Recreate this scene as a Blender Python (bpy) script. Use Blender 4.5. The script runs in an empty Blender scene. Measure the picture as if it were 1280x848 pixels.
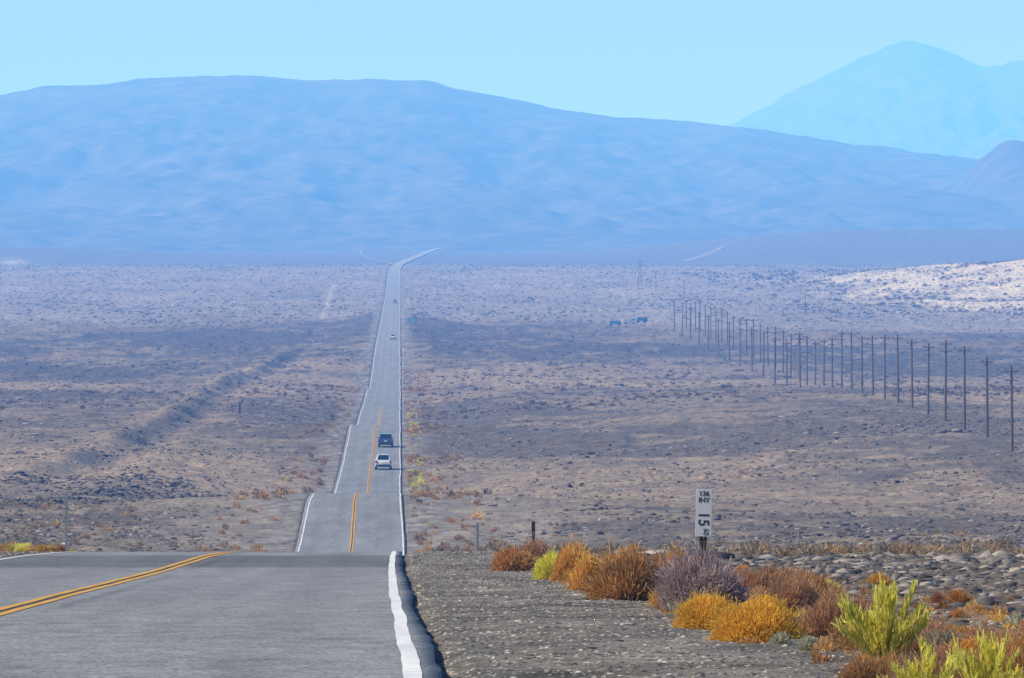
import bpy, math, random
import numpy as np
random.seed(7)
rng = np.random.default_rng(11)
F = 8000.0          # focal length in photo pixels used only for surveying distances
scene = bpy.context.scene
COL = scene.collection

# ------------------------------------------------------------------ helpers
def pchip(xs, ys):
    x = np.array(xs, float); y = np.array(ys, float)
    h = np.diff(x); dl = np.diff(y) / h
    m = np.zeros_like(x)
    for i in range(1, len(x) - 1):
        if dl[i-1] * dl[i] > 0:
            w1 = 2*h[i] + h[i-1]; w2 = h[i] + 2*h[i-1]
            m[i] = (w1 + w2) / (w1/dl[i-1] + w2/dl[i])
    m[0] = dl[0]; m[-1] = dl[-1]
    def f(t):
        t = np.asarray(t, float)
        tc = np.clip(t, x[0], x[-1])
        i = np.clip(np.searchsorted(x, tc, side='right') - 1, 0, len(x) - 2)
        hh = h[i]; s = (tc - x[i]) / hh
        r = ((1+2*s)*(1-s)**2*y[i] + s*(1-s)**2*hh*m[i] + s*s*(3-2*s)*y[i+1] + s*s*(s-1)*hh*m[i+1])
        return r + np.where(t < x[0], (t - x[0]) * m[0], 0) + np.where(t > x[-1], (t - x[-1]) * m[-1], 0)
    return f

def _hash(ix, iy, seed):
    h = (ix.astype(np.int64) * 374761393 + iy.astype(np.int64) * 668265263 + seed * 1442695041) & 0xffffffff
    h = ((h ^ (h >> 13)) * 1274126177) & 0xffffffff
    h = (h ^ (h >> 16)) & 0xffffffff
    return h / 4294967295.0

def vn(x, y, seed=0):
    x = np.asarray(x, float); y = np.asarray(y, float)
    x, y = np.broadcast_arrays(x, y)
    ix = np.floor(x); iy = np.floor(y)
    fx = x - ix; fy = y - iy
    fx = fx*fx*fx*(fx*(fx*6-15)+10); fy = fy*fy*fy*(fy*(fy*6-15)+10)
    a = _hash(ix, iy, seed); b = _hash(ix+1, iy, seed)
    c = _hash(ix, iy+1, seed); d = _hash(ix+1, iy+1, seed)
    return (a*(1-fx)+b*fx)*(1-fy) + (c*(1-fx)+d*fx)*fy

def fbm(x, y, seed=0, o=4):
    r = 0; a = 0.5; s = 0
    for i in range(o):
        r = r + a*vn(x*2.03**i + 17.3*i, y*2.03**i - 9.1*i, seed+i*7); s += a; a *= 0.55
    return r/s          # 0..1

def sst(a, b, x):
    t = np.clip((x-a)/(b-a), 0, 1); return t*t*(3-2*t)

def np_mesh(name, V, Fc, col=None, mat=None, smooth=False, parent=None):
    V = np.asarray(V, np.float32); Fc = np.asarray(Fc, np.int32)
    k = Fc.shape[1]
    me = bpy.data.meshes.new(name)
    me.vertices.add(len(V)); me.vertices.foreach_set('co', V.ravel())
    me.loops.add(Fc.size); me.loops.foreach_set('vertex_index', Fc.ravel())
    me.polygons.add(len(Fc))
    me.polygons.foreach_set('loop_start', np.arange(0, Fc.size, k, dtype=np.int32))
    me.polygons.foreach_set('loop_total', np.full(len(Fc), k, np.int32))
    if smooth: me.polygons.foreach_set('use_smooth', np.ones(len(Fc), bool))
    me.update(calc_edges=True)
    if col is not None:
        at = me.color_attributes.new('Col', 'FLOAT_COLOR', 'POINT')
        c4 = np.ones((len(V), 4), np.float32); c4[:, :3] = col
        at.data.foreach_set('color', c4.ravel())
    ob = bpy.data.objects.new(name, me); COL.objects.link(ob)
    if mat: me.materials.append(mat)
    if parent: ob.parent = parent
    return ob

def grid_faces(nr, nc):
    i = np.arange(nr-1)[:, None]*nc + np.arange(nc-1)[None]
    i = i.ravel()
    return np.stack([i, i+1, i+nc+1, i+nc], 1)

# ------------------------------------------------------------------ materials
def new_mat(name):
    m = bpy.data.materials.new(name); m.use_nodes = True
    nt = m.node_tree
    b = nt.nodes.get('Principled BSDF')
    return m, nt, b

def simple_mat(name, col, rough=0.6, metal=0.0, coat=0.0, var=0.12, scale=8):
    m, nt, b = new_mat(name)
    tc = nt.nodes.new('ShaderNodeTexCoord')
    n = nt.nodes.new('ShaderNodeTexNoise'); n.inputs['Scale'].default_value = scale; n.inputs['Detail'].default_value = 4
    mx = nt.nodes.new('ShaderNodeMix'); mx.data_type = 'RGBA'
    mx.inputs['A'].default_value = (*[c*(1-var) for c in col], 1); mx.inputs['B'].default_value = (*[min(1, c*(1+var)) for c in col], 1)
    nt.links.new(tc.outputs['Object'], n.inputs['Vector'])
    nt.links.new(n.outputs['Fac'], mx.inputs['Factor'])
    nt.links.new(mx.outputs['Result'], b.inputs['Base Color'])
    b.inputs['Roughness'].default_value = rough; b.inputs['Metallic'].default_value = metal
    b.inputs['Coat Weight'].default_value = coat
    return m

def attr_mat(name, scales=((3, .5),), rough=0.9, bump=0.0, bscale=20, bdist=0.02, spec=0.2, stretch=1.0):
    """vertex albedo multiplied by procedural noises (scale, contrast)"""
    m, nt, b = new_mat(name)
    at = nt.nodes.new('ShaderNodeAttribute'); at.attribute_name = 'Col'
    tc = nt.nodes.new('ShaderNodeTexCoord')
    mp = nt.nodes.new('ShaderNodeMapping'); mp.inputs['Scale'].default_value = (1, stretch, 1)
    nt.links.new(tc.outputs['Object'], mp.inputs['Vector'])
    cur = at.outputs['Color']
    for sc, con in scales:
        n = nt.nodes.new('ShaderNodeTexNoise'); n.inputs['Scale'].default_value = sc
        n.inputs['Detail'].default_value = 3; n.inputs['Roughness'].default_value = 0.6
        nt.links.new(mp.outputs['Vector'], n.inputs['Vector'])
        mr = nt.nodes.new('ShaderNodeMapRange')
        mr.inputs['From Min'].default_value = 0.3; mr.inputs['From Max'].default_value = 0.7
        mr.inputs['To Min'].default_value = 1-con; mr.inputs['To Max'].default_value = 1+con
        nt.links.new(n.outputs['Fac'], mr.inputs['Value'])
        vm = nt.nodes.new('ShaderNodeVectorMath'); vm.operation = 'SCALE'
        nt.links.new(cur, vm.inputs[0]); nt.links.new(mr.outputs['Result'], vm.inputs['Scale'])
        cur = vm.outputs['Vector']
    nt.links.new(cur, b.inputs['Base Color'])
    b.inputs['Roughness'].default_value = rough
    b.inputs['Specular IOR Level'].default_value = spec
    if bump > 0:
        n = nt.nodes.new('ShaderNodeTexNoise'); n.inputs['Scale'].default_value = bscale; n.inputs['Detail'].default_value = 5
        nt.links.new(tc.outputs['Object'], n.inputs['Vector'])
        bp = nt.nodes.new('ShaderNodeBump'); bp.inputs['Strength'].default_value = bump; bp.inputs['Distance'].default_value = bdist
        nt.links.new(n.outputs['Fac'], bp.inputs['Height']); nt.links.new(bp.outputs['Normal'], b.inputs['Normal'])
    return m

def foliage_mat(name):
    m = bpy.data.materials.new(name); m.use_nodes = True
    nt = m.node_tree; nt.nodes.clear()
    out = nt.nodes.new('ShaderNodeOutputMaterial')
    at = nt.nodes.new('ShaderNodeAttribute'); at.attribute_name = 'Col'
    d = nt.nodes.new('ShaderNodeBsdfDiffuse'); t = nt.nodes.new('ShaderNodeBsdfTranslucent')
    mx = nt.nodes.new('ShaderNodeMixShader'); mx.inputs[0].default_value = 0.42
    nt.links.new(at.outputs['Color'], d.inputs['Color']); nt.links.new(at.outputs['Color'], t.inputs['Color'])
    nt.links.new(d.outputs[0], mx.inputs[1]); nt.links.new(t.outputs[0], mx.inputs[2])
    nt.links.new(mx.outputs[0], out.inputs['Surface'])
    return m

M_ground = attr_mat('desert_ground', ((0.35, .25), (2.5, .4), (14, .4)), 0.95, 0.7, 25, 0.03)
M_mtn = attr_mat('mountain_rock', ((0.004, .18), (0.02, .28)), 0.95)
M_asph = attr_mat('worn_asphalt', ((0.5, .08), (4, .16), (30, .45)), 0.85, 0.25, 90, 0.006, 0.3, stretch=.25)
M_white = attr_mat('white_road_paint', ((4, .10), (30, .16)), 0.7)
M_yel = attr_mat('yellow_road_paint', ((4, .12), (30, .2)), 0.7)
M_rock = attr_mat('desert_rock', ((6, .3),), 0.9)
M_fol = foliage_mat('dry_shrub_foliage')

# ------------------------------------------------------------------ surveyed profiles (distance m -> height m, eye = 0)
R = pchip([-60, 0, 35, 70, 101, 128, 150, 180, 240, 300, 350, 400, 440, 480, 512, 530, 570, 620, 665, 712, 800, 900, 935, 955, 1000, 1050, 1150, 1300, 1430, 1465, 1530, 1600, 1700, 1950, 2200, 2500, 3200, 4170, 5500, 7500, 9000, 20000, 60000],
          [.7, -.90, -1.85, -2.80, -3.64, -4.32, -4.98, -6.15, -9.3, -12.3, -14.3, -15.0, -14.55, -13.6, -12.85, -12.85, -14.6, -17.2, -18.0, -17.25, -15.9, -13.6, -12.80, -12.85, -14.6, -14.9, -13.9, -12.8, -11.5, -11.5, -12.3, -10.6, -7.9, -1.9, 2.6, 8.0, 21.5, 44, 67, 106, 126, 126, 126])
S = pchip([-60, 0, 35, 100, 150, 200, 250, 350, 440, 522, 620, 712, 800, 942, 1200, 1500, 1950, 2500, 3200, 4170, 5500, 7500, 9000, 20000, 60000],
          [.8, -.8, -1.85, -3.75, -5.2, -6.9, -8.5, -11.3, -13.1, -13.9, -15.0, -15.1, -14.7, -13.2, -11.9, -9.9, -3.0, 6.2, 21, 43.5, 66, 104, 126, 126, 126])
XO = pchip([-60, 0, 35, 70, 120, 200, 440, 522, 800, 4200, 4900, 5600, 6300, 7000, 7600, 9000],
           [.10, .08, .06, -.06, -.14, -.05, .22, .02, 0, 0, 3, 12, 26, 42, 60, 150])

def base_z(X, d, micro=True):
    X = np.asarray(X, float); d = np.asarray(d, float)
    cx = XO(d) - 3.6
    dist = np.abs(X - cx)
    W = 10 + 14*sst(150, 500, d)
    t = sst(4.6, 4.6 + W, dist)
    z = R(d)*(1-t) + S(d)*t
    z = z + 2.4*sst(25, 75, X)*sst(560, 700, d)*(1-sst(1100, 1500, d))
    if micro:
        a = sst(5.0, 9.0, dist)
        far = 1-.85*sst(3600, 4600, d)
        z = z + a*far*(fbm(X/22, d/45, 3, 3)-.5)*(.9*sst(60, 400, d) + 2.5*sst(900, 2500, d))
        nf = sst(100, 260, d)
        z = z + far*nf*sst(4.3, 6.5, dist)*(fbm(X/2.6, d/3.5, 9, 4)-.5)*(.2 + .55*sst(7, 16, dist))
        z = z + (1-nf)*sst(6.0, 8.0, dist)*((fbm(X/1.6, d/6, 19, 4)-.5)*.30 + (vn(X/.22, d/.35, 18)**3)*.05)
        z = z + sst(4.0, 4.6, dist)*(vn(X/.35, d/.6, 5)-.5)*.035
        wv = np.abs(fbm(X/45, d/28, 41, 3)-.5)
        z = z - far*sst(12, 25, dist)*sst(150, 300, d)*(1-sst(0, .035, wv))*.9
    lc = -40 + 2.5*np.sin(d/130) + 4*sst(1100, 2000, d)
    lenv = sst(640, 760, d)*(1-sst(1700, 2000, d))
    lev = np.exp(-((X-lc)/2.6)**2)*lenv
    gap = sst(.22, .6, fbm(d/60, d*0+.5, 77, 3))
    z = z + lev*1.3*gap - np.exp(-((X-lc-5)/3.0)**2)*lenv*.9*gap
    # sandy hill on the right
    z = z + 19*sst(195, 400, X + 25*(fbm(X/60, d/120, 21)-.5))*np.exp(-((d-3450)/480)**2)*(.75+.5*fbm(X/45, d/150, 22))
    # low benches in front of the mountain
    z = z + 26*sst(110, 480, X)*np.exp(-((d-6500)/650)**2) + 9*np.exp(-((X+380)/160)**2)*np.exp(-((d-6200)/600)**2)
    return z

def road_drop(X, d):
    dist = np.abs(X - (XO(d) - 3.6))
    return (1 - sst(3.72, 4.0, dist))*(.07 + .00022*np.maximum(d, 0)) + (1-sst(4.0, 5.0, dist))*.012

def gz(X, d): return base_z(X, d) - road_drop(X, d)

def mixc(c, w, col): 
    w = np.clip(w, 0, 1)[..., None]; return c*(1-w) + np.array(col)*w
def ground_col(X, d):
    cx = XO(d) - 3.6; dist = np.abs(X-cx)
    n1 = fbm(X/45, d/110, 51, 4); n2 = fbm(X/7, d/16, 52, 4); n3 = vn(X/.9, d/1.5, 53); n4 = fbm(X/130, d/240, 54, 3)
    n5 = vn(X/.22, d/.6, 57)
    c = np.ones(X.shape+(3,))*np.array([.232, .186, .140])
    rub = (.16*np.exp(-((d-610)/90)**2)*(X < -8) + .18*np.exp(-((d-430)/90)**2)*(X > 8))*sst(11, 20, dist)
    w = sst(.38, .60, n1 + (n2-.5)*.9 + rub + .05*sst(1150, 1500, d) + .12*sst(1700, 2000, d) - .04*(1-sst(400, 1200, d)))*(.68+.2*sst(1100, 1500, d))
    c = mixc(c, w, [.090, .082, .076])
    c = mixc(c, sst(.55, .70, n4 + (n2-.5)*.5)*.7*(1-.5*sst(1700, 1900, d)), [.36, .275, .19])
    # pale flats in the distance
    edge = d + (n1-.5)*500 + 260*sst(0, 200, X)
    pale = np.array([.275, .24, .22])*(0.74 + .52*fbm(X/30, d/200, 60, 4))[..., None]
    wf = sst(2420, 2650, edge)[..., None]
    c = c*(1-wf) + pale*wf
    c = mixc(c, sst(4300, 5600, d), [.15, .135, .13])
    hx = sst(205, 275, X + 60*(n2-.5) + 50*(n1-.5))*sst(2550, 2850, d+120*(n1-.5))*(1-sst(3600, 3900, d))
    c = mixc(c, hx*(.25+.6*n2+.9*sst(.48, .6, fbm(X/28, d/110, 66, 3))), [.58, .50, .39])
    wp = np.exp(-((X+.0605*d)/(11))**2)*np.exp(-((d-5300)/250)**2)*n2*1.1
    c = mixc(c, wp, [.6, .54, .48])
    tr = (np.exp(-((X+34+(d-3000)*.006)/1.3)**2)*sst(2500, 2600, d)*(1-sst(3500, 3700, d))*.5)
    c = mixc(c, tr, [.5, .45, .4])
    t2 = np.exp(-((d-(5650+(X-255)*9))/28)**2)*sst(238, 258, X)*(1-sst(300, 322, X))*.4
    c = mixc(c, t2, [.5, .45, .4])
    # foreground: dark stony soil beyond the gravel shoulder, litter below the brush
    nf = (1-sst(140, 260, d))*sst(0, 4, X)*sst(6.2, 7.4, dist + (n2-.5)*2)
    c = mixc(c, nf*.85, [.115, .094, .082])
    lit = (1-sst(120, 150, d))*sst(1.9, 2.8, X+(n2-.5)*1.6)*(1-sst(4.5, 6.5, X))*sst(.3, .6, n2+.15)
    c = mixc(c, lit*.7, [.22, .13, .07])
    # graded gravel banks where the road climbs back out of the dip
    bank = sst(425, 455, d)*(1-sst(515, 560, d))*(1-sst(11, 20, dist+(n2-.5)*8))
    c = mixc(c, bank*.75, [.27, .235, .20])
    gr = np.array([.155, .141, .128])
    vg = ((1-sst(5.5, 8.5, dist+(n2-.5)*3))*.85)
    gl = 1 + .45*sst(150, 400, d)
    vgx = vg[..., None]; c = c*(1-vgx) + gr*((.45+.6*n3+.5*n5)*gl)[..., None]*vgx
    c = mixc(c, (1-sst(4.0, 4.25, dist))*.35, [.08, .078, .078])
    return c*(.80 + .40*n3[..., None])

# ------------------------------------------------------------------ ground sheet
rows = np.concatenate([np.arange(-60, 12, 3.0), np.geomspace(12, 9500, 1500), np.geomspace(9700, 45000, 20)])
ud = np.linspace(-.072, .108, 640)
us = np.geomspace(.004, 1.0, 50)
uu = np.concatenate([(-.072-us)[::-1], ud, .108+us])
D = rows[:, None]; 
XX = uu[None]*(np.maximum(D, 0)+60)
DD = np.broadcast_to(D, XX.shape)
ZZ = gz(XX, DD)
CC = ground_col(XX, DD)
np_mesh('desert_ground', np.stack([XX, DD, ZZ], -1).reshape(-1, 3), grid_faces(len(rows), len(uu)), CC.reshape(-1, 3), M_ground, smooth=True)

# ------------------------------------------------------------------ road
rr = rows[rows < 9000]
def ribbon(name, cols, lift, mat, colfn, parent=None, skirt=False, lo=-60, hi=9000):
    r = rr[(rr >= lo) & (rr <= hi)]
    Xs = np.stack([c(r) for c in cols], 1)
    Z = np.repeat((R(r) + lift(r))[:, None], len(cols), 1)
    if skirt:
        Z[:, 0] -= .3 + r*.0003; Z[:, -1] -= .3 + r*.0003
    Y = np.repeat(r[:, None], len(cols), 1)
    c = colfn(Xs, Y)
    return np_mesh(name, np.stack([Xs, Y, Z], -1).reshape(-1, 3), grid_faces(len(r), len(cols)), c.reshape(-1, 3), mat, parent=parent)

def edgeR(r): return XO(r)+.165+.04*(vn(r/1.6, r*0, 4)-.5)+.06*(vn(r/9, r*0, 6)-.5)
def edgeL(r): return XO(r)-7.45+.07*(vn(r/1.1, r*0, 14)-.5)
ks = np.linspace(0, 1, 60)
cols = [lambda r: edgeL(r)-.03] + [(lambda r, k=k: edgeL(r)*(1-k)+edgeR(r)*k) for k in ks] + [lambda r: edgeR(r)+.03]
def asph_col(X, Y):
    rel = X - XO(Y)
    c = np.ones(X.shape)*.245
    for wc in (-.95, -2.65, -4.55, -6.25):
        c -= .024*np.exp(-((rel-wc)/.38)**2)
    c -= .06*np.exp(-((rel+1.8)/.16)**2)*vn(Y/6, Y*0, 3)*.6
    c *= .80 + .40*fbm(X/1.3, Y/11, 31, 4)
    # longitudinal paving seam and wandering sealed cracks
    c *= 1 - .30*np.exp(-((rel+3.2+.05*np.sin(Y/7))/.05)**2)*(Y < 400)
    cr = np.abs(fbm(X/3.2, Y/10, 37, 3)-.5)
    c *= 1 - .22*(1-sst(0, .010, cr))*(Y < 600)
    c *= 1 - .42*sst(102, 107, Y)*(1-sst(124, 131, Y))*sst(.28, .5, fbm(X/3, Y/9, 33, 2))  # mirage reflection at the crest, painted as a darker band in the asphalt colour
    c *= 1 - .30*(1-sst(0, .10, edgeR(Y)-X)) 
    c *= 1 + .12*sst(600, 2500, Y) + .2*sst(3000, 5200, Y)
    return c[..., None]*np.array([.98, 1.0, 1.05])
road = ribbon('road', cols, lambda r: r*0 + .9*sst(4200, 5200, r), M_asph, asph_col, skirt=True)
lw = lambda r, s: .022*(vn(r/5, r*0, s)-.5) + .09*sst(300, 900, r)*(vn(r/28, r*0, s+1)-.5)*2
def constcol(a, seed):
    a = np.array(a)
    return lambda X, Y: a*(.72+.4*fbm(X*6, Y/2.5, seed, 3))[..., None]
lift = lambda r: .004 + .00003*np.maximum(r, 0) + .9*sst(4200, 5200, r)
def stripe(name, off, w, mat, col, seed, **k):
    ww = lambda r: w*(1 + .14*(vn(r/1.5, r*0, seed+50)-.5)) + .000012*np.maximum(r-300, 0)
    ribbon(name, [lambda r: XO(r)+off-ww(r)/2+lw(r, seed), lambda r: XO(r)+off+ww(r)/2+lw(r, seed)], lift, mat, constcol(col, seed), parent=road, **k)
stripe('edge_line_right', 0, .105, M_white, (.80, .80, .80), 101, hi=5500)
stripe('edge_line_left', -7.2, .105, M_white, (.80, .80, .80), 111, hi=5500)
stripe('centre_line_a', -3.52, .10, M_yel, (.70, .38, .07), 121, hi=1250)
stripe('centre_line_b', -3.70, .10, M_yel, (.70, .38, .07), 121, hi=1250)
rel0 = [lambda r: XO(r)-3.57+lw(r, 121), lambda r: XO(r)-3.65+lw(r, 121)][::-1]
ribbon('centre_line_gap', rel0, lambda r: .0025+.00001*np.maximum(r, 0), M_asph, lambda X, Y: np.ones(X.shape+(3,))*.05, parent=road, hi=1000)
tk = rr[(rr > 4900) & (rr < 7300)]
def trk(off):
    X = -6 - 36*sst(4700, 6900, tk) + off
    return np.stack([X, tk, base_z(X, tk, True)+.5], 1)
ta, tb = trk(-1.8), trk(1.8)
Vt = np.stack([ta, tb], 1).reshape(-1, 3)
np_mesh('dirt_track', Vt, grid_faces(len(tk), 2), np.ones((len(Vt), 3))*np.array([.25, .225, .215]), M_ground)

# ------------------------------------------------------------------ mountains
def mountain(name, sil, Dr, D0, D1, zb, x0, x1, nx, ny, albedo, seed, gully, power=1.25, bumps=()):
    S_ = pchip([p[0] for p in sil], [p[1] for p in sil])
    xs = np.linspace(x0, x1, nx); ys = np.concatenate([np.linspace(D0, Dr, ny), np.linspace(Dr, D1, ny//3)[1:]])
    X, Y = np.meshgrid(xs, ys)
    crest = (424 - S_(500 + F*X/Dr))*Dr/F
    t = np.where(Y < Dr, (Y-D0)/(Dr-D0), 1-(Y-Dr)/(D1-Dr))
    prof = np.where(Y < Dr, np.clip(t, 0, 1)**power, np.clip(t, 0, 1))
    Z = zb + (crest-zb)*prof
    warp = 160*(fbm(X/500, Y/700, seed+3, 3)-.5)
    g = 1-np.abs(2*fbm((X+warp)/230, Y/1500, seed, 4)-1)
    g2 = 1-np.abs(2*fbm((X+warp*.5)/75, Y/420, seed+9, 3)-1)
    env = np.clip(4*t*(1-t), 0, 1)**.7
    Z += gully*env*((g-.8)*2.0 + (g2-.8)*.9)
    Z += (fbm(X/60, Y/90, seed+20, 4)-.5)*gully*.45*np.clip(t*3, 0, 1)
    for (bx, by, sx, sy, h) in bumps:
        Z = np.maximum(Z, zb + h*np.exp(-((X-bx)/sx)**2-((Y-by)/sy)**2) + (fbm(X/90, Y/160, seed+30, 4)-.5)*h*.14)
    Z[0] -= 60
    c = (np.array(albedo)[None, None]*(.75+.5*fbm(X/120, Y/400, seed+40, 4))[..., None])
    return np_mesh(name, np.stack([X, Y, Z], -1).reshape(-1, 3), grid_faces(len(ys), nx), c.reshape(-1, 3), M_mtn, smooth=True)

sil1 = [(-3500, 330), (-2200, 240), (-1200, 190), (-600, 150), (-200, 124), (0, 118), (60, 109), (130, 105), (190, 98), (260, 94.5), (330, 96), (400, 101), (480, 99.5), (530, 101), (560, 108), (610, 118), (660, 128), (705, 137), (745, 144), (800, 148), (850, 152), (920, 159), (990, 167), (1060, 178), (1130, 187), (1200, 197), (1300, 208), (1500, 225), (2200, 270), (3500, 330)]
mountain('mountain_ridge', sil1, 12000, 7300, 15000, 100, -5200, 4300, 1000, 240, (.118, .102, .095), 200, 22, 1.2,
         bumps=((925, 9700, 120, 520, 199), (985, 9500, 260, 900, 160), (700, 9300, 330, 900, 120), (-900, 9200, 420, 900, 130)))
sil2 = [(-900, 300), (300, 240), (800, 185), (905, 158), (940, 143), (980, 121), (1020, 100), (1060, 80), (1090, 65), (1120, 55), (1145, 53), (1165, 58), (1200, 72), (1220, 80), (1250, 80), (1280, 76), (1330, 84), (1500, 150), (1900, 230), (2600, 300)]
mountain('far_peak', sil2, 25000, 17000, 31000, 90, -3500, 7500, 700, 160, (.10, .09, .085), 300, 70, 1.3)

# ------------------------------------------------------------------ scatter tools
def merge(name, protos, pos, scl, rot, idx, col, mat, smooth=False):
    Vs, Fs, Cs, off = [], [], [], 0
    for k, (V, Fc, B) in enumerate(protos):
        s = np.where(idx == k)[0]
        if len(s) == 0: continue
        v = V[None]*scl[s][:, None, :]
        c, sn = np.cos(rot[s])[:, None], np.sin(rot[s])[:, None]
        x = v[..., 0]*c - v[..., 1]*sn; y = v[..., 0]*sn + v[..., 1]*c
        v = np.stack([x, y, v[..., 2]], -1) + pos[s][:, None]
        Vs.append(v.reshape(-1, 3))
        Fs.append((Fc[None] + (np.arange(len(s))*len(V))[:, None, None]).reshape(-1, Fc.shape[1]) + off)
        Cs.append((col[s][:, None, :]*B[None]).reshape(-1, 3))
        off += len(s)*len(V)
    return np_mesh(name, np.concatenate(Vs), np.concatenate(Fs), np.clip(np.concatenate(Cs), 0, 1), mat, smooth)

import bmesh
def rock_proto(seed, sub=1):
    bm = bmesh.new(); bmesh.ops.create_icosphere(bm, subdivisions=sub, radius=1)
    r = np.random.default_rng(seed)
    V = np.array([v.co[:] for v in bm.verts]); Fc = np.array([[v.index for v in f.verts] for f in bm.faces])
    bm.free()
    V = V*(1+.8*(r.random((len(V), 1))-.5)); V[:, 2] *= .62
    return V, Fc, np.ones((len(V), 3))

def blades(P0, P1, W, r):
    a = P1-P0; n = r.normal(size=a.shape); s = np.cross(a, n); s /= (np.linalg.norm(s, axis=1, keepdims=True)+1e-9)
    s = s*W[:, None]/2
    V = np.stack([P0-s*.8, P0+s*.8, P1+s, P1-s], 1).reshape(-1, 3)
    Fc = np.arange(len(V)).reshape(-1, 4)
    return V, Fc

def bush(n, seed, palette, base=(.28, .19, .11), style='dome', bl=.16, bw=.02, lobes=9, stem=.18, inner=.3, sprig=.12, rough=.35):
    """unit bush: radius 1, height 1.  palette = list of rgb for tips"""
    r = np.random.default_rng(seed)
    pal = np.array(palette)
    def shell(k):
        th = r.random(k)*2*np.pi; cz = r.random(k)**.8
        return np.stack([np.cos(th)*np.sqrt(1-cz**2), np.sin(th)*np.sqrt(1-cz**2), cz], 1)
    L = shell(lobes); Ls = 1-rough+(rough+.1)*r.random(lobes)
    d = shell(n)
    dots = d @ L.T
    lob = np.max(Ls[None]*(1-rough + rough*np.clip(dots, 0, 1)**9), 1)
    rad = lob*(inner + (1-inner)*r.random(n)**.45)
    sp = r.random(n) < sprig
    rad = np.where(sp, rad*(1.0+.28*r.random(n)), rad)
    P = d*rad[:, None]
    if style == 'spiky':
        # several separate wands rising from the crown, each feathered with narrow leaves
        nw = 26
        waz = r.random(nw)*2*np.pi; wl = r.random(nw)**.7*.85
        wt = np.stack([np.cos(waz)*wl, np.sin(waz)*wl, (.5+.55*r.random(nw))*(1-.35*wl)], 1)
        wi = r.integers(0, nw, n); top = wt[wi]
        k = .25+.75*r.random(n)**.8
        P0 = top*k[:, None]*np.stack([k**.4, k**.4, np.ones(n)], 1) + r.normal(size=(n, 3))*.02
        dd = top/np.linalg.norm(top, axis=1, keepdims=True)*.6 + r.normal(size=(n, 3))*.32 + np.array([0, 0, .55])
        P1 = P0 + dd*(.10*(.5+r.random(n)))[:, None]
        P = P0
    else:
        dirn = d*np.array([.8, .8, 1]) + r.normal(size=(n, 3))*.38 + np.array([0, 0, .35])
        dirn /= np.linalg.norm(dirn, axis=1, keepdims=True)
        P0 = P; P1 = P + dirn*(bl*(.5+r.random(n)))[:, None]
    V, Fc = blades(P0, P1, bw*(.6+.8*r.random(n)), r)
    ci = r.integers(0, len(pal), n)
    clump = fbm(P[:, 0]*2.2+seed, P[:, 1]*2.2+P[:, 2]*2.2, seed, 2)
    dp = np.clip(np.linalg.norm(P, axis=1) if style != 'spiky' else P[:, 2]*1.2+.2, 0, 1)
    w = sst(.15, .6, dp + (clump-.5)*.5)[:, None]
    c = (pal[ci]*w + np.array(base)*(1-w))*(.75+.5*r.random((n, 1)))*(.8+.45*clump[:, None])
    C = np.repeat(c, 4, 0)
    m = int(n*stem); ds = shell(m)*np.array([.85, .85, 1])
    if style == 'spiky': ds = top[:m]
    p1 = ds*(.6+.35*r.random(m))[:, None]; p0 = p1*.08; p0[:, 2] = -.04
    V2, F2 = blades(p0, p1, np.full(m, bw*.45), r)
    C2 = np.repeat(np.array(base)*(.7+.7*r.random((m, 1))), 4, 0)
    return np.concatenate([V, V2]), np.concatenate([Fc, F2+len(V)]), np.concatenate([C, C2])

def place_bush(name, px, py, wpx, hpx, n, seed, palette, dx=0, **k):
    s = 79 + 1.107*(py-712); d = F/s; X = (px-500)/s
    V, Fc, C = bush(n, seed, palette, **k)
    w = wpx/s/2; h = hpx/s*(.86 if k.get('style') != 'spiky' else 1.0)
    V = V*np.array([w*1.05, w*1.0, h]) 
    ob = np_mesh(name, V, Fc, np.clip(C, 0, 1), M_fol)
    ob.location = (X, d, float(gz(X, d))-.015)
    return ob

GOLD = [(.82, .50, .08), (.88, .58, .12), (.74, .42, .06)]
LIME = [(.78, .70, .12), (.66, .62, .14), (.86, .76, .18)]
RUST = [(.58, .29, .11), (.64, .36, .14), (.48, .23, .10), (.68, .43, .18)]
BRICK = [(.50, .25, .14), (.43, .22, .14), (.56, .32, .17), (.56, .39, .24)]
PURP = [(.42, .30, .31), (.50, .38, .38), (.34, .24, .25), (.46, .40, .36)]
ORNG = [(.72, .39, .10), (.66, .34, .10), (.78, .52, .15)]
SAGE = [(.44, .44, .30), (.55, .53, .38)]

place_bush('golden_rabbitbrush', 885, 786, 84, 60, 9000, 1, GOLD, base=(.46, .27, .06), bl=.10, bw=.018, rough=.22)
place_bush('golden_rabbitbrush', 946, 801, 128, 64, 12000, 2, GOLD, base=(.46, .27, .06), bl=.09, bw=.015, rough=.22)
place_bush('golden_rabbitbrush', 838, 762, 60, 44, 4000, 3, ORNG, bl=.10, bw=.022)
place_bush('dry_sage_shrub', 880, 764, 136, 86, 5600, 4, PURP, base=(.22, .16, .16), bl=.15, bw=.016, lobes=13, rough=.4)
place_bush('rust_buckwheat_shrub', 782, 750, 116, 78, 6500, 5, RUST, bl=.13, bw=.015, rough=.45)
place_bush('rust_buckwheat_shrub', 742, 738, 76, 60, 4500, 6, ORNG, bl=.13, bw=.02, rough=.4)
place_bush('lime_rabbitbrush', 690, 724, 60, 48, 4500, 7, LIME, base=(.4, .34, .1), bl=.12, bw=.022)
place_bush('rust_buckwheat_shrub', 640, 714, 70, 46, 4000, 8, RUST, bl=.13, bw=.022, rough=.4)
place_bush('rust_buckwheat_shrub', 714, 727, 70, 54, 4000, 9, ORNG, bl=.13, bw=.022, rough=.4)
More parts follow.
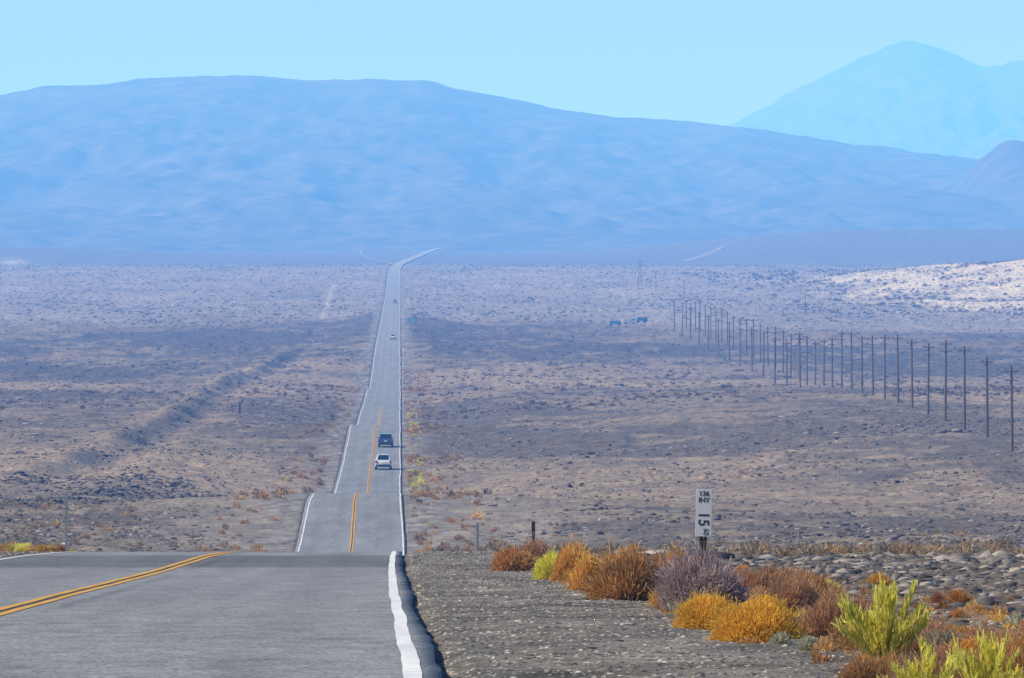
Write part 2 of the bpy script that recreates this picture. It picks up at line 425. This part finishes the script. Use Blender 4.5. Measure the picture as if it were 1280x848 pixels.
place_bush('rust_buckwheat_shrub', 664, 712, 70, 44, 3500, 10, BRICK, bl=.13, bw=.022, rough=.4)
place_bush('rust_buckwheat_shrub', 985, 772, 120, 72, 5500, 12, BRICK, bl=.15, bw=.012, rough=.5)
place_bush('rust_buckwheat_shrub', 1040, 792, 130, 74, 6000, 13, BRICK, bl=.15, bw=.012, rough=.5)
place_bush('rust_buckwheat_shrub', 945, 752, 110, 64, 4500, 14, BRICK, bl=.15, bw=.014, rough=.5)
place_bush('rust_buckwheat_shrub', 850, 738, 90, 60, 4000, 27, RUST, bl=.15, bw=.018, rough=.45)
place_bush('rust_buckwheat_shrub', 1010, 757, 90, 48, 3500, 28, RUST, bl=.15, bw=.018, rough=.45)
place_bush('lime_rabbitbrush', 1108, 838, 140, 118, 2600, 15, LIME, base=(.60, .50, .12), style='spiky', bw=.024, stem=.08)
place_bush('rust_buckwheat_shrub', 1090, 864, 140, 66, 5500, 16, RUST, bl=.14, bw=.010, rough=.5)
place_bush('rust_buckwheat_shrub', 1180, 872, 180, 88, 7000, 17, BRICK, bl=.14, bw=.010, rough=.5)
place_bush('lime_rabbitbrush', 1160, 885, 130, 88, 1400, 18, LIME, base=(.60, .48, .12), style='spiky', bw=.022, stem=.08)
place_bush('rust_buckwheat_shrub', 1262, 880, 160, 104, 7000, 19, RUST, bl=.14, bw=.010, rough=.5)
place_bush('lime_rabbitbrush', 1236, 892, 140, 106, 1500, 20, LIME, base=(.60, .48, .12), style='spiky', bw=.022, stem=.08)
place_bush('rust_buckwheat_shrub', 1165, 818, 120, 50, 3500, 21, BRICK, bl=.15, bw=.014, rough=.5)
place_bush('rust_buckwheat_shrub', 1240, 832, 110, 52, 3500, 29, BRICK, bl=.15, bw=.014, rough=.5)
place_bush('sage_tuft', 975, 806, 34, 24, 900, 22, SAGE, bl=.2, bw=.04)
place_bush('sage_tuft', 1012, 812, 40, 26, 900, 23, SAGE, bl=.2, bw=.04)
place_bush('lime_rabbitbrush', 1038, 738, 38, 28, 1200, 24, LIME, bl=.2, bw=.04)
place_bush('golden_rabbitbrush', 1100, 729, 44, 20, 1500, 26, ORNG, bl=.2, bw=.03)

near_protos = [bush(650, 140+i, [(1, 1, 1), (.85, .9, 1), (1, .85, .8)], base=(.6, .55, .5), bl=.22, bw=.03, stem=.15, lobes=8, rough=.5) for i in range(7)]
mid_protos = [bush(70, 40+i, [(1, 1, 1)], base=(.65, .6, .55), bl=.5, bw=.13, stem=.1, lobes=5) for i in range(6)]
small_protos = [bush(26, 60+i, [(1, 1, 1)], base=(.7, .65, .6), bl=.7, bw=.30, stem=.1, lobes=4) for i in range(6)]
rockp = [rock_proto(i) for i in range(8)]

def scatter(name, protos, n, dfun, xfun, size, flat, cols, seed, mat, keep=None, sink=.0, jit=.25):
    r = np.random.default_rng(seed)
    d = dfun(r, n); X = xfun(r, n, d)
    if keep is not None:
        m = keep(r, X, d); d = d[m]; X = X[m]
    n = len(d)
    s = size[0]*(size[1]/size[0])**(r.random(n)**1.6)
    scl = np.stack([s*(.8+.5*r.random(n)), s*(.8+.5*r.random(n)), s*flat*(.7+.6*r.random(n))], 1)
    pos = np.stack([X, d, gz(X, d) - sink*s], 1)
    c = np.array(cols)[r.integers(0, len(cols), n)]*(1-jit+2*jit*r.random((n, 1)))
    return merge(name, protos, pos, scl, r.random(n)*2*np.pi, r.integers(0, len(protos), n), c, mat)

def dlog(a, b): return lambda r, n: a*(b/a)**r.random(n)
def fan(a=-.078, b=.115): return lambda r, n, d: (a+(b-a)*r.random(n))*(d+40)
ROCKC = [(.13, .115, .105), (.19, .165, .15), (.08, .072, .068), (.32, .28, .25)]
scatter('shoulder_gravel', rockp, 60000, lambda r, n: 27+120*r.random(n)**1.3, lambda r, n, d: .19+5.5*r.random(n)**1.1, (.008, .030), .8,
        [(.20, .18, .165), (.28, .26, .235), (.09, .085, .08), (.13, .12, .11), (.44, .40, .36)], 500, M_rock, sink=.2)
scatter('verge_stones', rockp, 26000, lambda r, n: 29+130*r.random(n)**1.1, lambda r, n, d: 3.4+14*r.random(n)**1.1, (.02, .13), .85, ROCKC, 501, M_rock, sink=.1)
scatter('shoulder_stones', rockp, 1800, lambda r, n: 29+110*r.random(n), lambda r, n, d: .8+3*r.random(n), (.02, .055), .75, ROCKC+[(.36, .33, .30)], 521, M_rock, sink=.2)
scatter('left_shoulder_gravel', rockp, 7000, lambda r, n: 90+80*r.random(n), lambda r, n, d: -7.6-5*r.random(n), (.012, .09), .8, ROCKC, 502, M_rock, sink=.2)
def rk(r, X, d): return (np.abs(X-(XO(d)-3.6)) > 9)&(r.random(len(d)) < .22+1.2*sst(.40, .60, fbm(X/20, d/40, 51, 3)))
scatter('desert_rocks', rockp, 110000, dlog(130, 900), fan(), (.05, .36), .8, ROCKC, 503, M_rock, keep=rk, sink=.15)
scatter('rubble_band', rockp, 9000, lambda r, n: 540+170*r.random(n), lambda r, n, d: -13-45*r.random(n), (.12, .5), .8, [(.10, .09, .085), (.16, .145, .13), (.06, .055, .052)], 531, M_rock, sink=.15,
        keep=lambda r, X, d: r.random(len(d)) < sst(.35, .6, fbm(X/9, d/25, 531, 3)))
scatter('rubble_band_right', rockp, 9000, lambda r, n: 330+170*r.random(n), lambda r, n, d: 11+48*r.random(n), (.09, .34), .8, [(.10, .09, .085), (.16, .145, .13), (.06, .055, .052)], 532, M_rock, sink=.15,
        keep=lambda r, X, d: r.random(len(d)) < sst(.35, .6, fbm(X/7, d/25, 532, 3)))
scatter('desert_rocks_far', rockp, 45000, dlog(800, 2500), fan(), (.15, .75), .5, [(.10, .09, .085), (.16, .14, .13), (.25, .21, .18)], 504, M_rock, keep=rk, sink=.2)
BR = [(.44, .31, .18), (.38, .29, .19), (.50, .34, .18), (.34, .27, .18)]
def sk(r, X, d): return (np.abs(X-(XO(d)-3.6)) > 8)&(r.random(len(d)) < .2+.9*sst(.45, .65, fbm(X/25, d/60, 88, 3)))
scatter('desert_scrub', mid_protos, 13000, dlog(160, 1300), fan(), (.10, .40), .8, BR, 505, M_fol, keep=sk)
scatter('desert_scrub_far', small_protos, 16000, dlog(1100, 2700), fan(), (.2, .7), .6, [(.24, .19, .14), (.17, .15, .12), (.40, .31, .20)], 506, M_fol, keep=sk)
scatter('flats_scrub', small_protos, 24000, dlog(2500, 5200), fan(), (.3, .85), .6, [(.20, .175, .14), (.24, .205, .17), (.18, .155, .125)], 507, M_fol,
        keep=lambda r, X, d: (np.abs(X-(XO(d)-3.6)) > 8)&(r.random(len(d)) < .3+.8*sst(.4, .65, fbm(X/30, d/150, 89, 3))))
scatter('hill_scrub', small_protos, 5500, dlog(2700, 4200), lambda r, n, d: 180+320*r.random(n), (.5, 1.3), .8, [(.20, .17, .12), (.26, .21, .15)], 517, M_fol,
        keep=lambda r, X, d: r.random(len(d)) < 1.1-1.0*sst(.47, .6, fbm(X/28, d/110, 66, 3)))
def lk(r, X, d): return r.random(len(d)) < .15+1.0*sst(.42, .6, vn(d/24, X*0, 91))
LB = [(.60, .32, .13), (.66, .42, .16), (.50, .30, .16), (.62, .46, .20)]
scatter('roadside_brush', mid_protos, 2300, dlog(300, 1700), lambda r, n, d: 1.0+XO(d)+6.5*r.random(n)**1.5, (.16, .52), 1.0, LB+LB+BR, 508, M_fol, keep=lk)
scatter('roadside_brush_yellow', mid_protos, 240, dlog(600, 1200), lambda r, n, d: 1.2+XO(d)+1.8*r.random(n), (.2, .5), 1.0, LIME+[(.75, .56, .18)], 509, M_fol, keep=lk)
scatter('roadside_brush_left', mid_protos, 620, dlog(420, 1500), lambda r, n, d: XO(d)-9.2-4.5*r.random(n)**1.4, (.2, .6), .9, LB+BR, 510, M_fol, keep=lk)
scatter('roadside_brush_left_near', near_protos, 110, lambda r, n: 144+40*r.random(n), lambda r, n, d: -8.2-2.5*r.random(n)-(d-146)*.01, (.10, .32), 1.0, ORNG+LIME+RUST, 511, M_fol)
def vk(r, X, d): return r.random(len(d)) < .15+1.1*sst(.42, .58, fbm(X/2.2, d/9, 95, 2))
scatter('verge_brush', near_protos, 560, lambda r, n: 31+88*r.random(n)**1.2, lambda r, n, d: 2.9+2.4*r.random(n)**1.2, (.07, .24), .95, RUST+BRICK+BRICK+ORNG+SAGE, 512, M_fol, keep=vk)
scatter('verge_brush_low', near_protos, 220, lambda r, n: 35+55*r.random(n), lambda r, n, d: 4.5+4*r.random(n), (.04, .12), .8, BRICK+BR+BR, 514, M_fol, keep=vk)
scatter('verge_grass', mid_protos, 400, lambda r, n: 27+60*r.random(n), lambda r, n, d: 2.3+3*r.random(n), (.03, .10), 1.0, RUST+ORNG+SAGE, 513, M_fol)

# ------------------------------------------------------------------ object building helpers
def bm_obj(name, mats, parent=None):
    me = bpy.data.meshes.new(name); ob = bpy.data.objects.new(name, me); COL.objects.link(ob)
    for m in mats: me.materials.append(m)
    if parent: ob.parent = parent
    return ob
def add_box(bm, c, s, mi=0, taper=(1, 1)):
    vs = []
    for z in (-1, 1):
        t = taper if z > 0 else (1, 1)
        for x, y in ((-1, -1), (1, -1), (1, 1), (-1, 1)):
            vs.append(bm.verts.new((c[0]+x*s[0]/2*t[0], c[1]+y*s[1]/2*t[1], c[2]+z*s[2]/2)))
    for q in ((3, 2, 1, 0), (4, 5, 6, 7), (0, 1, 5, 4), (1, 2, 6, 5), (2, 3, 7, 6), (3, 0, 4, 7)):
        f = bm.faces.new([vs[i] for i in q]); f.material_index = mi
def add_cyl(bm, p0, p1, r0, r1, n=10, mi=0):
    p0 = np.array(p0, float); p1 = np.array(p1, float); a = p1-p0; a /= np.linalg.norm(a)
    u = np.cross(a, (0, 0, 1) if abs(a[2]) < .9 else (1, 0, 0)); u /= np.linalg.norm(u); w = np.cross(a, u)
    A = [bm.verts.new(p0+r0*(math.cos(t)*u+math.sin(t)*w)) for t in np.linspace(0, 2*math.pi, n, endpoint=False)]
    B = [bm.verts.new(p1+r1*(math.cos(t)*u+math.sin(t)*w)) for t in np.linspace(0, 2*math.pi, n, endpoint=False)]
    for i in range(n):
        f = bm.faces.new((A[i], A[(i+1) % n], B[(i+1) % n], B[i])); f.material_index = mi
    f = bm.faces.new(A[::-1]); f.material_index = mi
    f = bm.faces.new(B); f.material_index = mi
def quad(bm, pts, mi):
    f = bm.faces.new([bm.verts.new(p) for p in pts]); f.material_index = mi

M_wood = simple_mat('weathered_pole_wood', (.13, .095, .075), .9, var=.3)
M_metal = simple_mat('galvanised_steel', (.35, .35, .36), .5, .6)
M_dark = simple_mat('dark_post', (.05, .035, .03), .8)
M_signw = simple_mat('sign_white', (.68, .69, .72), .5, var=.08, scale=6)
M_black = simple_mat('sign_black', (.02, .02, .022), .6)
M_green = simple_mat('sign_green', (.02, .22, .18), .5)
M_glass = simple_mat('car_glass', (.02, .025, .03), .08)
M_tyre = simple_mat('tyre_rubber', (.02, .02, .02), .9)
M_rim = simple_mat('alloy_rim', (.5, .5, .52), .3, .8)
M_red = simple_mat('tail_light_red', (.45, .02, .02), .2)
M_trim = simple_mat('car_trim', (.03, .03, .032), .6)
M_plate = simple_mat('licence_plate', (.7, .7, .68), .5)
M_wpaint = simple_mat('white_car_paint', (.75, .77, .80), .25, 0, .6, var=.02)
M_bpaint = simple_mat('blue_car_paint', (.03, .10, .18), .25, .2, .7, var=.02)
M_gpaint = simple_mat('silver_car_paint', (.45, .47, .5), .3, .4, .5, var=.02)
M_tblue = simple_mat('truck_blue_paint', (.12, .22, .32), .5, var=.05)
M_tgrey = simple_mat('truck_grey_paint', (.36, .36, .37), .5, var=.05)

# ------------------------------------------------------------------ cars
def build_car(name, paint, loc, heading=0.0, h=1.72, scale=1.0):
    root = bpy.data.objects.new(name, None); COL.objects.link(root)
    body = bm_obj('body', [paint, M_trim], root); bm = bmesh.new()
    prof = [(-2.28, .42), (-2.36, .62), (-2.33, .86), (-2.27, 1.06), (1.05, 1.06), (1.75, .99), (2.2, .86), (2.34, .66), (2.30, .40), (1.95, .30), (-1.95, .30)]
    L = [bm.verts.new((-.92, y, z)) for y, z in prof]; Rr = [bm.verts.new((.92, y, z)) for y, z in prof]
    n = len(prof)
    bm.faces.new(L); bm.faces.new(Rr[::-1])
    for i in range(n): bm.faces.new((L[i], Rr[i], Rr[(i+1) % n], L[(i+1) % n]))
    bmesh.ops.recalc_face_normals(bm, faces=bm.faces)
    bm.to_mesh(body.data); bm.free()
    bv = body.modifiers.new('bevel', 'BEVEL'); bv.width = .09; bv.segments = 3; bv.limit_method = 'ANGLE'
    for p in body.data.polygons: p.use_smooth = True
    cab = bm_obj('cabin', [paint], root); bm = bmesh.new()
    A = [(-.86, -2.24, 1.0), (.86, -2.24, 1.0), (.86, 1.2, 1.0), (-.86, 1.2, 1.0)]
    B = [(-.66, -1.95, h-.04), (.66, -1.95, h-.04), (.66, .30, h-.04), (-.66, .30, h-.04)]
    a = [bm.verts.new(p) for p in A]; b = [bm.verts.new(p) for p in B]
    for i in range(4): bm.faces.new((a[i], a[(i+1) % 4], b[(i+1) % 4], b[i]))
    bm.faces.new(b); bm.faces.new(a[::-1]); bm.to_mesh(cab.data); bm.free()
    bv = cab.modifiers.new('bevel', 'BEVEL'); bv.width = .07; bv.segments = 3
    win = bm_obj('windows', [M_glass], root); bm = bmesh.new()
    A_, B_ = np.array(A, float), np.array(B, float)
    def face(i, u0, u1, v0, v1, off=.006):
        p = [A_[i], A_[(i+1) % 4], B_[(i+1) % 4], B_[i]]
        def pt(u, v): return (p[0]*(1-u)+p[1]*u)*(1-v) + (p[3]*(1-u)+p[2]*u)*v
        nn = np.cross(p[1]-p[0], p[3]-p[0]); nn /= np.linalg.norm(nn)
        quad(bm, [pt(u0, v0)+nn*off, pt(u1, v0)+nn*off, pt(u1, v1)+nn*off, pt(u0, v1)+nn*off], 0)
    face(0, .10, .90, .18, .86); face(2, .08, .92, .15, .9)
    for i in (1, 3):
        s = (lambda q: q) if i == 1 else (lambda q: 1-q)
        for u0, u1 in ((.07, .30), (.34, .60), (.64, .92)):
            x0, x1 = sorted((s(u0), s(u1))); face(i, x0, x1, .18, .86)
    bm.to_mesh(win.data); bm.free()
    det = bm_obj('rear_details', [M_red, M_trim, M_plate, paint, M_rim], root); bm = bmesh.new()
    for sx in (-1, 1):
        add_box(bm, (sx*.80, -2.31, .93), (.20, .14, .30), 0)
        add_box(bm, (sx*.99, .95, 1.08), (.17, .12, .14), 3)
        add_box(bm, (sx*.62, -1.0, h+.01), (.04, 1.6, .03), 1)
    add_box(bm, (0, -2.37, .50), (1.62, .14, .20), 1)
    add_box(bm, (0, -2.385, .80), (.34, .02, .16), 2)
    add_box(bm, (0, -1.99, h-.05), (1.2, .2, .04), 3)
    add_box(bm, (.55, -2.30, .30), (.08, .12, .07), 4)
    add_box(bm, (0, 2.33, .62), (1.3, .06, .28), 1)
    bm.to_mesh(det.data); bm.free()
    wh = bm_obj('wheels', [M_tyre, M_rim], root); bm = bmesh.new()
    for sx in (-1, 1):
        for y in (-1.42, 1.42):
            add_cyl(bm, (sx*.66, y, .34), (sx*.93, y, .34), .34, .34, 24, 0)
            add_cyl(bm, (sx*.93, y, .34), (sx*.945, y, .34), .21, .19, 16, 1)
    bm.to_mesh(wh.data); bm.free()
    X, d = loc
    sl = math.atan2(float(R(d+3)-R(d-3)), 6)
    root.location = (X, d, float(R(d))+.005); root.rotation_euler = (sl, 0, heading); root.scale = (scale,)*3
    return root
build_car('white_suv', M_wpaint, (-2.05, 790), h=1.76, scale=1.1)
build_car('blue_suv', M_bpaint, (-1.92, 862), h=1.68, scale=1.1)
build_car('distant_car', M_wpaint, (-2.3, 2040), h=1.7)
build_car('distant_car', M_gpaint, (-2.3, 2950), h=1.7)

# ------------------------------------------------------------------ utility poles
def pole_mesh(h, seed):
    me = bpy.data.meshes.new('utility_pole_mesh'); bm = bmesh.new()
    add_cyl(bm, (0, 0, -.6), (0, 0, h), .20, .13, 8)
    add_box(bm, (0, -.16, h-.6), (1.8, .10, .12)); 
    if seed % 3 == 0: add_box(bm, (0, -.16, h-1.6), (1.6, .10, .11))
    for x in (-.8, -.5, .5, .8): add_cyl(bm, (x, -.16, h-.53), (x, -.16, h-.32), .04, .03, 6)
    add_cyl(bm, (-.6, -.12, h-.66), (0, -.12, h-1.3), .02, .02, 5); add_cyl(bm, (.6, -.12, h-.66), (0, -.12, h-1.3), .02, .02, 5)
    bm.to_mesh(me); bm.free(); me.materials.append(M_wood); return me
pms = [pole_mesh(10.4+.3*i, i) for i in range(4)]
k = 0
def pole(X, d):
    global k
    ob = bpy.data.objects.new('utility_pole', pms[k % 4]); COL.objects.link(ob)
    ob.location = (X, d, float(gz(X, d))); ob.rotation_euler = (random.uniform(-.012, .012), random.uniform(-.012, .012), random.uniform(-.08, .08)-.03)
    k += 1
PX = pchip([700, 742, 1650, 2350, 3000], [70, 71.2, 97, 106, 112])
d = 744.0
while d < 2420:
    pole(float(PX(d)), d); d += 48 + random.uniform(-2, 2)
d = 1290.
while d < 2350:
    pole(float(PX(d))-7.5, d); d += 82 + random.uniform(-3, 3)

tw = bm_obj('power_pylon', [M_dark]); bm = bmesh.new()
for sx in (-1, 1): add_cyl(bm, (sx*1.0, 0, -.5), (sx*.4, 0, 14), .16, .12, 6)
for z, w in ((13.5, 4.2), (11.5, 3.4)): add_box(bm, (0, 0, z), (w, .2, .22))
for i in range(4): add_cyl(bm, (-.95+.12*i, 0, i*3), (.8-.12*i, 0, i*3+3), .07, .07, 5)
bm.to_mesh(tw.data); bm.free(); tw.location = (135, 3600, float(gz(135., 3600.)))
for i, (X, dd) in enumerate(((136, 3400), (140, 3150), (168, 2650))):
    ob = bpy.data.objects.new('utility_pole', pms[i]); COL.objects.link(ob); ob.location = (X, dd, float(gz(X, dd)))

# ------------------------------------------------------------------ postmile sign
def text(body, size, loc, rot, parent, mat, ext=.001):
    cu = bpy.data.curves.new('lettering', 'FONT'); cu.body = body; cu.size = size; cu.align_x = 'CENTER'; cu.align_y = 'CENTER'; cu.offset = .0018; cu.extrude = ext
    tmp = bpy.data.objects.new('tmp', cu); COL.objects.link(tmp)
    bpy.context.view_layer.update()
    me = bpy.data.meshes.new_from_object(tmp.evaluated_get(bpy.context.evaluated_depsgraph_get()))
    bpy.data.objects.remove(tmp)
    ob = bpy.data.objects.new('lettering', me); COL.objects.link(ob); me.materials.clear(); me.materials.append(mat)
    ob.location = loc; ob.rotation_euler = rot; ob.parent = parent
sd = 80.0; sX = 3.78; sg = float(gz(sX, sd))
sign = bpy.data.objects.new('postmile_sign', None); COL.objects.link(sign)
sign.location = (sX, sd, sg); sign.rotation_euler = (0, math.radians(1.2), math.radians(-2))
pt = -1.88 - sg; pb = -2.47 - sg
pan = bm_obj('panel', [M_signw], sign); bm = bmesh.new(); add_box(bm, (0, 0, (pt+pb)/2), (.20, .006, pt-pb)); bm.to_mesh(pan.data); bm.free()
bv = pan.modifiers.new('b', 'BEVEL'); bv.width = .002
po = bm_obj('post', [M_dark], sign); bm = bmesh.new(); add_box(bm, (0, .035, (pb+.2-.3)/2), (.09, .05, pb+.2+.3)); bm.to_mesh(po.data); bm.free()
bo = bm_obj('bolts', [M_metal], sign); bm = bmesh.new()
for z in (pb+.04, pb+.17): add_cyl(bm, (0, -.003, z), (0, -.010, z), .008, .008, 8)
bm.to_mesh(bo.data); bm.free()
RX = math.pi/2
text('136', .085, (0, -.0055, pt-.055), (RX, 0, 0), sign, M_black)
text('INY', .085, (0, -.0055, pt-.135), (RX, 0, 0), sign, M_black)
text('15', .19, (-.005, -.0055, pt-.37), (RX, math.pi/2, 0), sign, M_black)
text('50', .085, (.03, -.0055, pt-.53), (RX, math.pi/2, 0), sign, M_black)

# ------------------------------------------------------------------ small posts
def post(name, X, d, h, w, mat, cap=None):
    ob = bm_obj(name, [mat, cap or mat]); bm = bmesh.new()
    add_box(bm, (0, 0, h/2-.1), (w, w*.5, h+.2), 0, (.9, .9))
    add_box(bm, (0, -w*.3, h-.12), (w*1.05, w*.12, .16), 1)
    bm.to_mesh(ob.data); bm.free(); ob.location = (X, d, float(gz(X, d)))
post('delineator_post', -7.65, 147, 1.25, .06, M_metal, M_metal)
post('delineator_post', 2.0, 165, .80, .06, M_metal, M_metal)
post('wooden_marker_post', 3.75, 180, 1.05, .10, M_dark)
post('wooden_marker_post', -27, 1080, 1.9, .3, M_dark)
post('wooden_marker_post', 9.2, 690, .7, .4, M_dark)
gs = bm_obj('highway_guide_sign', [M_green, M_metal, M_signw]); bm = bmesh.new()
add_box(bm, (0, 0, 2.6), (2.8, .06, 1.7), 0)
for sx in (-1, 1): add_box(bm, (sx*.9, .06, 1.6), (.1, .05, 3.6), 1)
for z, w in ((2.95, 1.9), (2.5, 2.2), (2.1, 1.5)): add_box(bm, (0, -.035, z), (w, .006, .16), 2)
bm.to_mesh(gs.data); bm.free(); gs.location = (4.6, 2330, float(gz(4.6, 2330.)))

def truck(X, d, rot, mat):
    root = bpy.data.objects.new('parked_truck', None); COL.objects.link(root)
    b = bm_obj('box_body', [M_tgrey, mat], root); bm = bmesh.new()
    add_box(bm, (-.9, 0, 1.7), (3.8, 2.1, 1.6), 1); add_box(bm, (-.9, 0, .78), (4.2, 1.9, .2), 0)
    bm.to_mesh(b.data); bm.free()
    c = bm_obj('cab', [mat, M_glass], root); bm = bmesh.new()
    add_box(bm, (2.0, 0, 1.25), (1.7, 2.0, 1.1), 0); add_box(bm, (1.8, 0, 2.1), (1.2, 1.9, .6), 1, (.8, .9)); bm.to_mesh(c.data); bm.free()
    w = bm_obj('wheels', [M_tyre], root); bm = bmesh.new()
    for x in (-1.9, 1.9):
        for y in (-1, 1): add_cyl(bm, (x, y*.75, .45), (x, y*1.05, .45), .45, .45, 16)
    bm.to_mesh(w.data); bm.free(); root.scale = (.8, .8, .8)
    root.location = (X, d, float(gz(X, d))); root.rotation_euler = (0, 0, rot)
truck(82, 2440, .1, M_tblue); truck(88.5, 2465, -.1, M_tgrey); truck(94, 2490, .4, M_tblue)

# ------------------------------------------------------------------ atmosphere (desert haze volume)
hz = bm_obj('haze_atmosphere', []); bm = bmesh.new(); add_box(bm, (0, 21500, 600), (70000, 47000, 1300)); bm.to_mesh(hz.data); bm.free()
m = bpy.data.materials.new('haze'); m.use_nodes = True; nt = m.node_tree; nt.nodes.clear()
out = nt.nodes.new('ShaderNodeOutputMaterial')
SIG = np.array([.000038, .000074, .000172]); LINF = np.array([.42, .81, 1.06])
dens = float(SIG.max()); E = SIG*LINF
ab = nt.nodes.new('ShaderNodeVolumeAbsorption'); ab.inputs['Density'].default_value = dens
ab.inputs['Color'].default_value = (*(1-SIG/dens), 1)
em = nt.nodes.new('ShaderNodeEmission'); em.inputs['Strength'].default_value = float(E.max()); em.inputs['Color'].default_value = (*(E/E.max()), 1)  # added glow of the haze, stands in for scattered skylight
ad = nt.nodes.new('ShaderNodeAddShader'); nt.links.new(ab.outputs[0], ad.inputs[0]); nt.links.new(em.outputs[0], ad.inputs[1])
nt.links.new(ad.outputs[0], out.inputs['Volume']); hz.data.materials.append(m)

# ------------------------------------------------------------------ sky, sun, camera
AZ, EL = math.radians(258), math.radians(42)
w = bpy.data.worlds.new('World'); scene.world = w; w.use_nodes = True; nt = w.node_tree
bg = nt.nodes['Background']
sky = nt.nodes.new('ShaderNodeTexSky'); sky.sky_type = 'NISHITA'; sky.sun_disc = False
sky.sun_elevation = EL; sky.sun_rotation = AZ; sky.altitude = 1200; sky.air_density = 1.0; sky.dust_density = 0.6; sky.ozone_density = 2.0
nt.links.new(sky.outputs[0], bg.inputs['Color']); bg.inputs['Strength'].default_value = .08
sl = bpy.data.lights.new('sun', 'SUN'); sl.energy = 5.0; sl.angle = math.radians(.5); sl.color = (1, .94, .84)
so = bpy.data.objects.new('sun', sl); COL.objects.link(so)
from mathutils import Vector
dirv = Vector((math.sin(AZ)*math.cos(EL), math.cos(AZ)*math.cos(EL), math.sin(EL)))
so.rotation_euler = dirv.to_track_quat('Z', 'Y').to_euler(); so.location = (-50, -50, 100)

cam = bpy.data.cameras.new('camera'); cam.lens = 36*F/1280; cam.sensor_width = 36; cam.clip_start = .5; cam.clip_end = 90000
co = bpy.data.objects.new('camera', cam); COL.objects.link(co)
co.location = (0, 0, 0); co.rotation_euler = (math.pi/2, 0, -math.atan(140/F))
scene.camera = co
scene.view_settings.view_transform = 'Standard'; scene.view_settings.look = 'None'; scene.view_settings.exposure = 0
